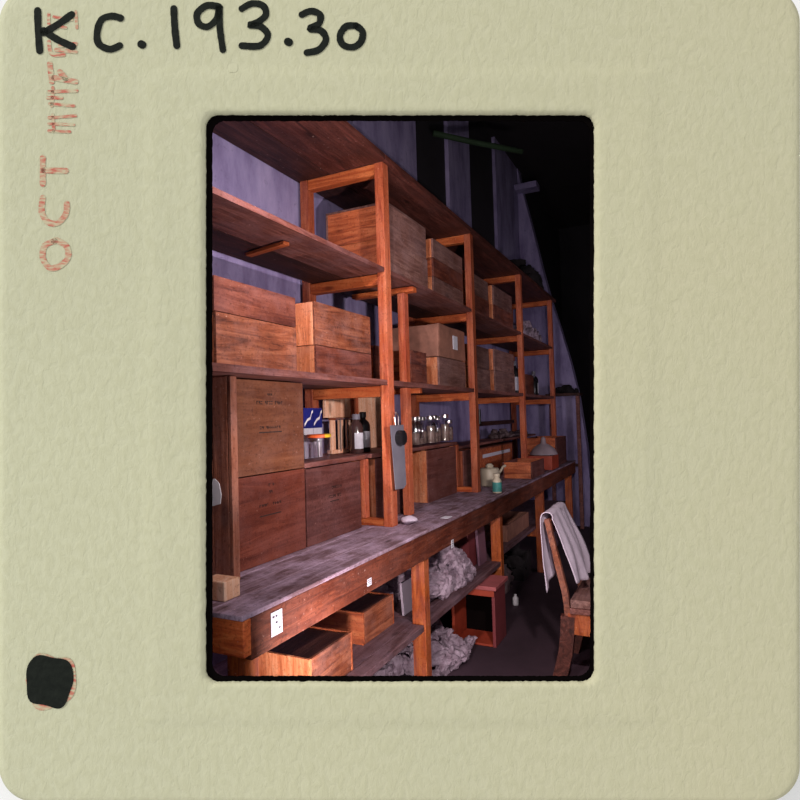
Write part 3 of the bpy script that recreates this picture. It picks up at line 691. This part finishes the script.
# ---------------- last bay shelf, bottles and a small box
crate(5.45, 5.75, 1.33, 1.55, Z3T, Z3T+.20, 'end_red', 'side_dark', 'small orange box among dark bottles in the last bay')
for k, (x, y, h) in enumerate(((5.15, 1.36, .30), (5.30, 1.40, .24), (5.85, 1.36, .22), (5.98, 1.38, .26))):
    bottle((x, y, Z3T), .045, h, ['tall dark bottle left of the small orange box, last bay', 'shorter dark bottle touching the small orange box, last bay', 'dark bottle just right of the small orange box, last bay', 'tall dark bottle at the right end of the last bay'][k], 'black', 'steel', lab=(k != 2), name='dark_bottle')
# dim stand at the end
st = thing('tool_stand', 'dim narrow wooden stand in front of the end wall beyond the bench', 'stand', (6.80, 1.10, 0))
board('post', st, 'shelf', 6.78, 6.82, 1.06, 1.10, 0, 1.50); board('post', st, 'shelf', 6.78, 6.82, 1.36, 1.40, 0, 1.50)
board('shelf_board', st, 'shelf_dark', 6.70, 6.90, 1.04, 1.42, 1.501, 1.53); board('shelf_board', st, 'shelf_dark', 6.765, 6.835, 1.101, 1.359, .70, .73)
heap('dark_cloth_pile', 'black cloth bundle on top of the dim wooden stand', 'cloth pile', (6.80, 1.23, 1.5305), (.10, .17, .10), 8, .06, 'darkcloth', 41)
# metal clip on second upright
o = link('cable_clip', bx(-.012, .012, -.01, 0, -.05, .05, bev=.003), 'black', loc=(3.669+.036, 1.2275, 1.30))
tag(o, 'black clip hanging on the side of the second upright', 'clip')

# ================================================================ CHAIR WITH TOWEL
ch = thing('wooden_chair', 'old wooden chair with curved back posts draped with a white towel', 'chair', (3.05, .48, 0))
cl = ch.location
def cv(name, pts, w_, d_, mat):
    """bent flat bar: pts (x,y,z), width along x, depth across the bend"""
    bm = bmesh.new(); rings = []
    P_ = [Vector(p)-cl for p in pts]
    for i, p in enumerate(P_):
        d = (P_[min(i+1, len(P_)-1)]-P_[max(i-1, 0)]).normalized(); n = d.cross(Vector((1, 0, 0))).normalized()
        ww = w_[i] if isinstance(w_, (list, tuple)) else w_; dd = d_[i] if isinstance(d_, (list, tuple)) else d_
        rings.append([bm.verts.new(p+Vector((sx*ww/2, 0, 0))+n*sn*dd/2) for sx, sn in ((-1, -1), (1, -1), (1, 1), (-1, 1))])
    for a, b in zip(rings, rings[1:]):
        for k in range(4): bm.faces.new((a[k], a[(k+1) % 4], b[(k+1) % 4], b[k]))
    bm.faces.new(rings[0][::-1]); bm.faces.new(rings[-1])
    bmesh.ops.recalc_face_normals(bm, faces=bm.faces)
    return link(name, bm, mat, ch, smooth=False)
curve = [(.628, .79), (.622, .76), (.610, .70), (.597, .64), (.582, .57), (.566, .50), (.553, .44), (.546, .38), (.543, .33)]
for x in (2.90, 3.30):
    cv('back_post', [(x, y, z) for y, z in curve], .03, [.024]*4+[.028]*5, 'side')
    cv('rear_leg', [(x, .543, .329), (x, .548, .24), (x, .560, .15), (x, .580, .07), (x, .60, 0)], .04, .065, 'shelf_top')
for x in (2.90, 3.30):
    cv('front_leg', [(x, .17, .329), (x, .165, .15), (x, .15, 0)], .04, .04, 'mauve')
cv('top_rail', [(2.916, .628, .765), (3.284, .628, .765)], .05, .02, 'side') if False else board('top_rail', ch, 'side', 2.916, 3.284, .612, .634, .71, .785)
board('seat_frame', ch, 'leg', 2.884, 3.316, .15, .542, .245, .345)
board('seat', ch, 'shelf', 2.875, 3.325, .14, .530, .346, .372)
board('seat_cushion', ch, 'side_grey', 2.885, 3.315, .15, .528, .373, .41)
# towel over the top rail: both flaps hang, cloth with folds
bm = bmesh.new(); nu, nv = 36, 60
grid = []
for j in range(nv+1):
    t = j/nv; row = []
    for i in range(nu+1):
        u = i/nu
        x = 2.885+.36*u
        # arc length along the cloth from outer (bench side) hem to inner hem
        Lout = .40*(1-.45*u) ; Lin = .36+.03*u
        s = -Lout + t*(Lout+Lin)
        fold = math.sin(u*9+1.1)*.006 + math.sin(u*21+s*8)*.004
        rr = .022
        if s < -rr*1.57:
            d = -s-rr*1.57; y = .623+rr+.004-d*.06+fold*(1+d*2)+.010*math.sin(d*9); z = .80-d
            xx = x - d*.02
        elif s > rr*1.57:
            d = s-rr*1.57; y = .623-rr-d*.30-.02*math.sin(d*7)+fold*(1+d*3); z = .80-d*.97
            xx = x + d*.06
        else:
            a = s/(rr*1.57)*math.pi/2; y = .623-rr*math.sin(a)+.006*(a < 0); z = .80+rr*math.cos(a)-.0; xx = x
        nz = noise.noise(Vector((u*5, s*7, 2)))*.006
        row.append(bm.verts.new((xx, y+nz, z+nz*.5)))
    grid.append(row)
for j in range(nv):
    for i in range(nu): bm.faces.new((grid[j][i], grid[j][i+1], grid[j+1][i+1], grid[j+1][i]))
tw = link('towel', bm, 'cloth', smooth=True)
md = tw.modifiers.new('thick', 'SOLIDIFY'); md.thickness = .004
tag(tw, 'white cotton towel hanging over the back of the wooden chair', 'towel')

# ================================================================ SLIDE MOUNT
D0 = 1.400; K = D0/FPX
mt = thing('slide_mount', 'cream card photographic slide mount with rounded corners framing the dark room', 'slide mount', Vector((0, 0, CAM_H)) + F*D0)
mt.rotation_euler = ROT.to_euler()
def px(x, y): return ((x-400)*K, (400-y)*K)
def rrect(x0, y0, x1, y1, r, n, rough=0, seed=0):
    """rounded rectangle in card units, n points per side and corner"""
    pts = []
    nc, ns = 14, n
    cs = [(x1-r, y0+r, -90), (x1-r, y1-r, 0), (x0+r, y1-r, 90), (x0+r, y0+r, 180)]
    for i, (cx, cy, a0) in enumerate(cs):
        for k in range(nc): 
            a = math.radians(a0+90*k/nc); pts.append((cx+r*math.cos(a), cy+r*math.sin(a)))
        nx = cs[(i+1) % 4]; a = math.radians(a0+90); p = (cx+r*math.cos(a), cy+r*math.sin(a)); q = (nx[0]+r*math.cos(a), nx[1]+r*math.sin(a))
        for k in range(ns): pts.append((p[0]+(q[0]-p[0])*k/ns, p[1]+(q[1]-p[1])*k/ns))
    if rough:
        out = []
        for i, (x, y) in enumerate(pts):
            v = noise.noise_vector(Vector((x*.9, y*.9, seed)))*rough; out.append((x+v.x, y+v.y))
        pts = out
    return pts
NS = 150
outer = rrect(-2, -14, 801, 803, 36, NS)
inner = rrect(204.5, 113, 595.5, 683.5, 13, NS, rough=.9, seed=2)
def sm(a, b, v): t = max(0, min(1, (v-a)/(b-a))); return t*t*(3-2*t)
def emboss(x, y):
    """height of the pressed ridges, in metres"""
    e = min(x-147, 655-x, y-70, 724-y)
    h = .0035*sm(-6, 8, e) - .0015*sm(12, 34, e)
    e2 = min(x-205, 595-x, y-114, 683-y)
    return h*.9
bm = bmesh.new(); RN = 36; rings = []
for j in range(RN+1):
    t = j/RN
    ring = []
    for (ax, ay), (bx_, by_) in zip(inner, outer):
        x = ax+(bx_-ax)*t; y = ay+(by_-ay)*t
        q = px(x, y); z = emboss(x, y)
        if j == 0: z -= .0035
        if j == RN: z -= .004
        ring.append(bm.verts.new((q[0], q[1], z)))
    rings.append(ring)
n = len(inner)
ib = [bm.verts.new((v.co.x, v.co.y, -.011)) for v in rings[0]]
ob = [bm.verts.new((v.co.x, v.co.y, -.030)) for v in rings[-1]]
allr = [ib]+rings+[ob]
ob2 = [bm.verts.new((v.co.x*.995, v.co.y*.995, -.034)) for v in rings[-1]]
ib2 = [bm.verts.new((v.co.x*1.03, v.co.y*1.03, -.034)) for v in rings[0]]
allr += [ob2, ib2]
for a, b in zip(allr, allr[1:]):
    for i in range(n):
        bm.faces.new((a[i], a[(i+1) % n], b[(i+1) % n], b[i]))
bmesh.ops.recalc_face_normals(bm, faces=bm.faces)
link('card', bm, 'card', mt, smooth=True)
# black film edge inside the window
bm = bmesh.new(); a = rrect(199, 107, 601, 690, 13, NS); b = rrect(212, 120.5, 590.5, 676.5, 13, NS, rough=.8, seed=5)
K2 = (D0+.013)/FPX
ra = []
for pts, z in ((a, -.0125), (b, -.0125), (b, -.0165), (a, -.0165)):
    ra.append([bm.verts.new(((x-400)*K2, (400-y)*K2, z)) for x, y in pts])
ra.append(ra[0])
for p, q in zip(ra, ra[1:]):
    for i in range(n): bm.faces.new((p[i], p[(i+1) % n], q[(i+1) % n], q[i]))
bmesh.ops.recalc_face_normals(bm, faces=bm.faces)
link('film_edge', bm, 'film', mt)
# handwriting: marker strokes lie on the card
def stroke(name, pls, wd, mat='marker', h=.0016):
    bm = bmesh.new()
    for pl in pls:
        # resample with Catmull-Rom
        P_ = [Vector((x, y, 0)) for x, y in pl]; pts = []
        if len(P_) == 1: P_ = [P_[0], P_[0]+Vector((1.2, .6, 0))]
        for i in range(len(P_)-1):
            p0, p1, p2, p3 = P_[max(i-1, 0)], P_[i], P_[i+1], P_[min(i+2, len(P_)-1)]
            for k in range(8):
                t = k/8; pts.append(.5*((2*p1)+(p2-p0)*t+(2*p0-5*p1+4*p2-p3)*t*t+(3*p1-p0-3*p2+p3)*t**3))
        pts.append(P_[-1])
        m = len(pts); L = []; R_ = []; 
        for i, p in enumerate(pts):
            d = (pts[min(i+1, m-1)]-pts[max(i-1, 0)]).normalized(); nn = Vector((-d.y, d.x, 0))
            ww = wd/2*(1+.12*noise.noise(p*.2)+.08*noise.noise(p*1.1)); L.append((p+nn*ww)); R_.append((p-nn*ww))
        # round end caps
        def cap(c, d, ww):
            nn = Vector((-d.y, d.x, 0)); return [c+d*ww*math.sin(a)+nn*ww*math.cos(a) for a in [math.pi*k/8 for k in range(0, 9)]]
        for i in range(m-1):
            vs = []
            for p in (L[i], L[i+1], R_[i+1], R_[i]):
                q = px(p.x, p.y); vs.append(bm.verts.new((q[0], q[1], emboss(p.x, p.y)+h)))
            try: bm.faces.new(vs)
            except ValueError: pass
        for e, sgn in ((0, -1), (m-1, 1)):
            d = (pts[min(e+1, m-1)]-pts[max(e-1, 0)]).normalized()*sgn
            vs = []
            for p in cap(pts[e], d, wd/2):
                q = px(p.x, p.y); vs.append(bm.verts.new((q[0], q[1], emboss(p.x, p.y)+h)))
            bm.faces.new(vs)
    bmesh.ops.recalc_face_normals(bm, faces=bm.faces)
    for f in bm.faces:
        if f.normal.z < 0: f.normal_flip()
    return link(name, bm, mat, mt)
W_ = 'handwritten_character'
stroke(W_, [[(38, 11), (38.5, 30), (40, 51)], [(72, 15), (58, 25), (44, 33)], [(44, 31), (58, 40), (73, 47)]], 7.2)
stroke(W_, [[(121, 18.5), (112, 16.5), (102, 20), (97.5, 32), (99, 44), (110, 49.5), (120, 46)]], 7)
stroke(W_, [[(141.5, 44.5)]], 8)
stroke(W_, [[(174, 9), (175, 28), (177, 46)]], 7)
stroke(W_, [[(219, 7), (207, 6), (197.5, 14), (199, 24), (208, 27), (217, 19), (219.5, 7), (220, 28), (223, 50)]], 6.8)
stroke(W_, [[(242, 9), (252, 4), (263, 6), (266, 15), (258, 22.5), (250, 25.5), (261, 27), (268, 36), (260, 46), (242, 46)]], 6.8)
stroke(W_, [[(288, 42)]], 8)
stroke(W_, [[(302, 15), (311, 11.5), (320, 15), (319, 24), (310, 29), (321, 31), (326, 40), (319, 50), (307, 53)]], 6.8)
stroke(W_, [[(356, 26), (346, 27), (340, 36), (343, 45), (353, 47.5), (361, 42), (362.5, 32), (356, 26)]], 6.8)
# black ink blot and its red halo
def blob(name, cx, cy, rx, ry, seed, mat, h, amp=.14):
    bm = bmesh.new(); vs = []
    for k in range(48):
        a = 2*math.pi*k/48; f = 1+amp*noise.noise(Vector((math.cos(a)*1.3, math.sin(a)*1.3, seed)))
        sq = 1/((abs(math.cos(a))**3+abs(math.sin(a))**3)**(1/3))
        x = cx+rx*math.cos(a)*f*sq; y = cy+ry*math.sin(a)*f*sq; q = px(x, y); vs.append(bm.verts.new((q[0], q[1], emboss(x, y)+h)))
    f = bm.faces.new(vs)
    if f.normal.z < 0: f.normal_flip()
    bm.normal_update()
    return link(name, bm, mat, mt)
blob('red_stamp_halo', 50, 680, 23.5, 27.5, 9.2, 'redink', .0012, .3)
blob('black_ink_blot', 49, 680, 22.5, 26, 4.1, 'marker', .0022, .2)
# worn red date stamp, letters turned on their side
RS = 'red_stamp_character'
stroke(RS, [[(43, 158), (43, 184)], [(44, 170.5), (66, 171)]], 6, 'redink', .001)
stroke(RS, [[(43, 198), (42, 212), (48, 222), (58, 223), (66, 214), (67, 204)]], 6, 'redink', .001)
stroke(RS, [[(55, 241), (45, 246), (43, 258), (50, 268), (60, 266), (68, 258), (67, 247), (58, 241), (54, 241)]], 6, 'redink', .001)
stroke(RS, [[(49, 118), (76, 116)], [(49, 124), (74, 125)], [(49, 131), (70, 132)], [(53, 115), (54, 131)]], 3, 'redink', .001)
stroke(RS, [[(49, 92), (77, 91)], [(48, 98), (62, 98)], [(50, 104), (74, 106)], [(53, 88), (52, 106)]], 3.4, 'redink', .001)
stroke(RS, [[(50, 64), (52, 82)], [(54, 78), (76, 82)], [(60, 72), (66, 79)]], 5.5, 'redink', .001)
stroke(RS, [[(49, 42), (52, 54), (64, 55)], [(56, 50), (76, 52)], [(60, 46), (76, 44)]], 4, 'redink', .001)
stroke(RS, [[(49, 14), (49, 28)], [(54, 17), (72, 20)], [(76, 12), (77, 28)], [(56, 26), (66, 28)]], 3, 'redink', .001)
blob('grey_smudge', 233, 68, 5, 5, 1.1, 'card', .0006, .2)
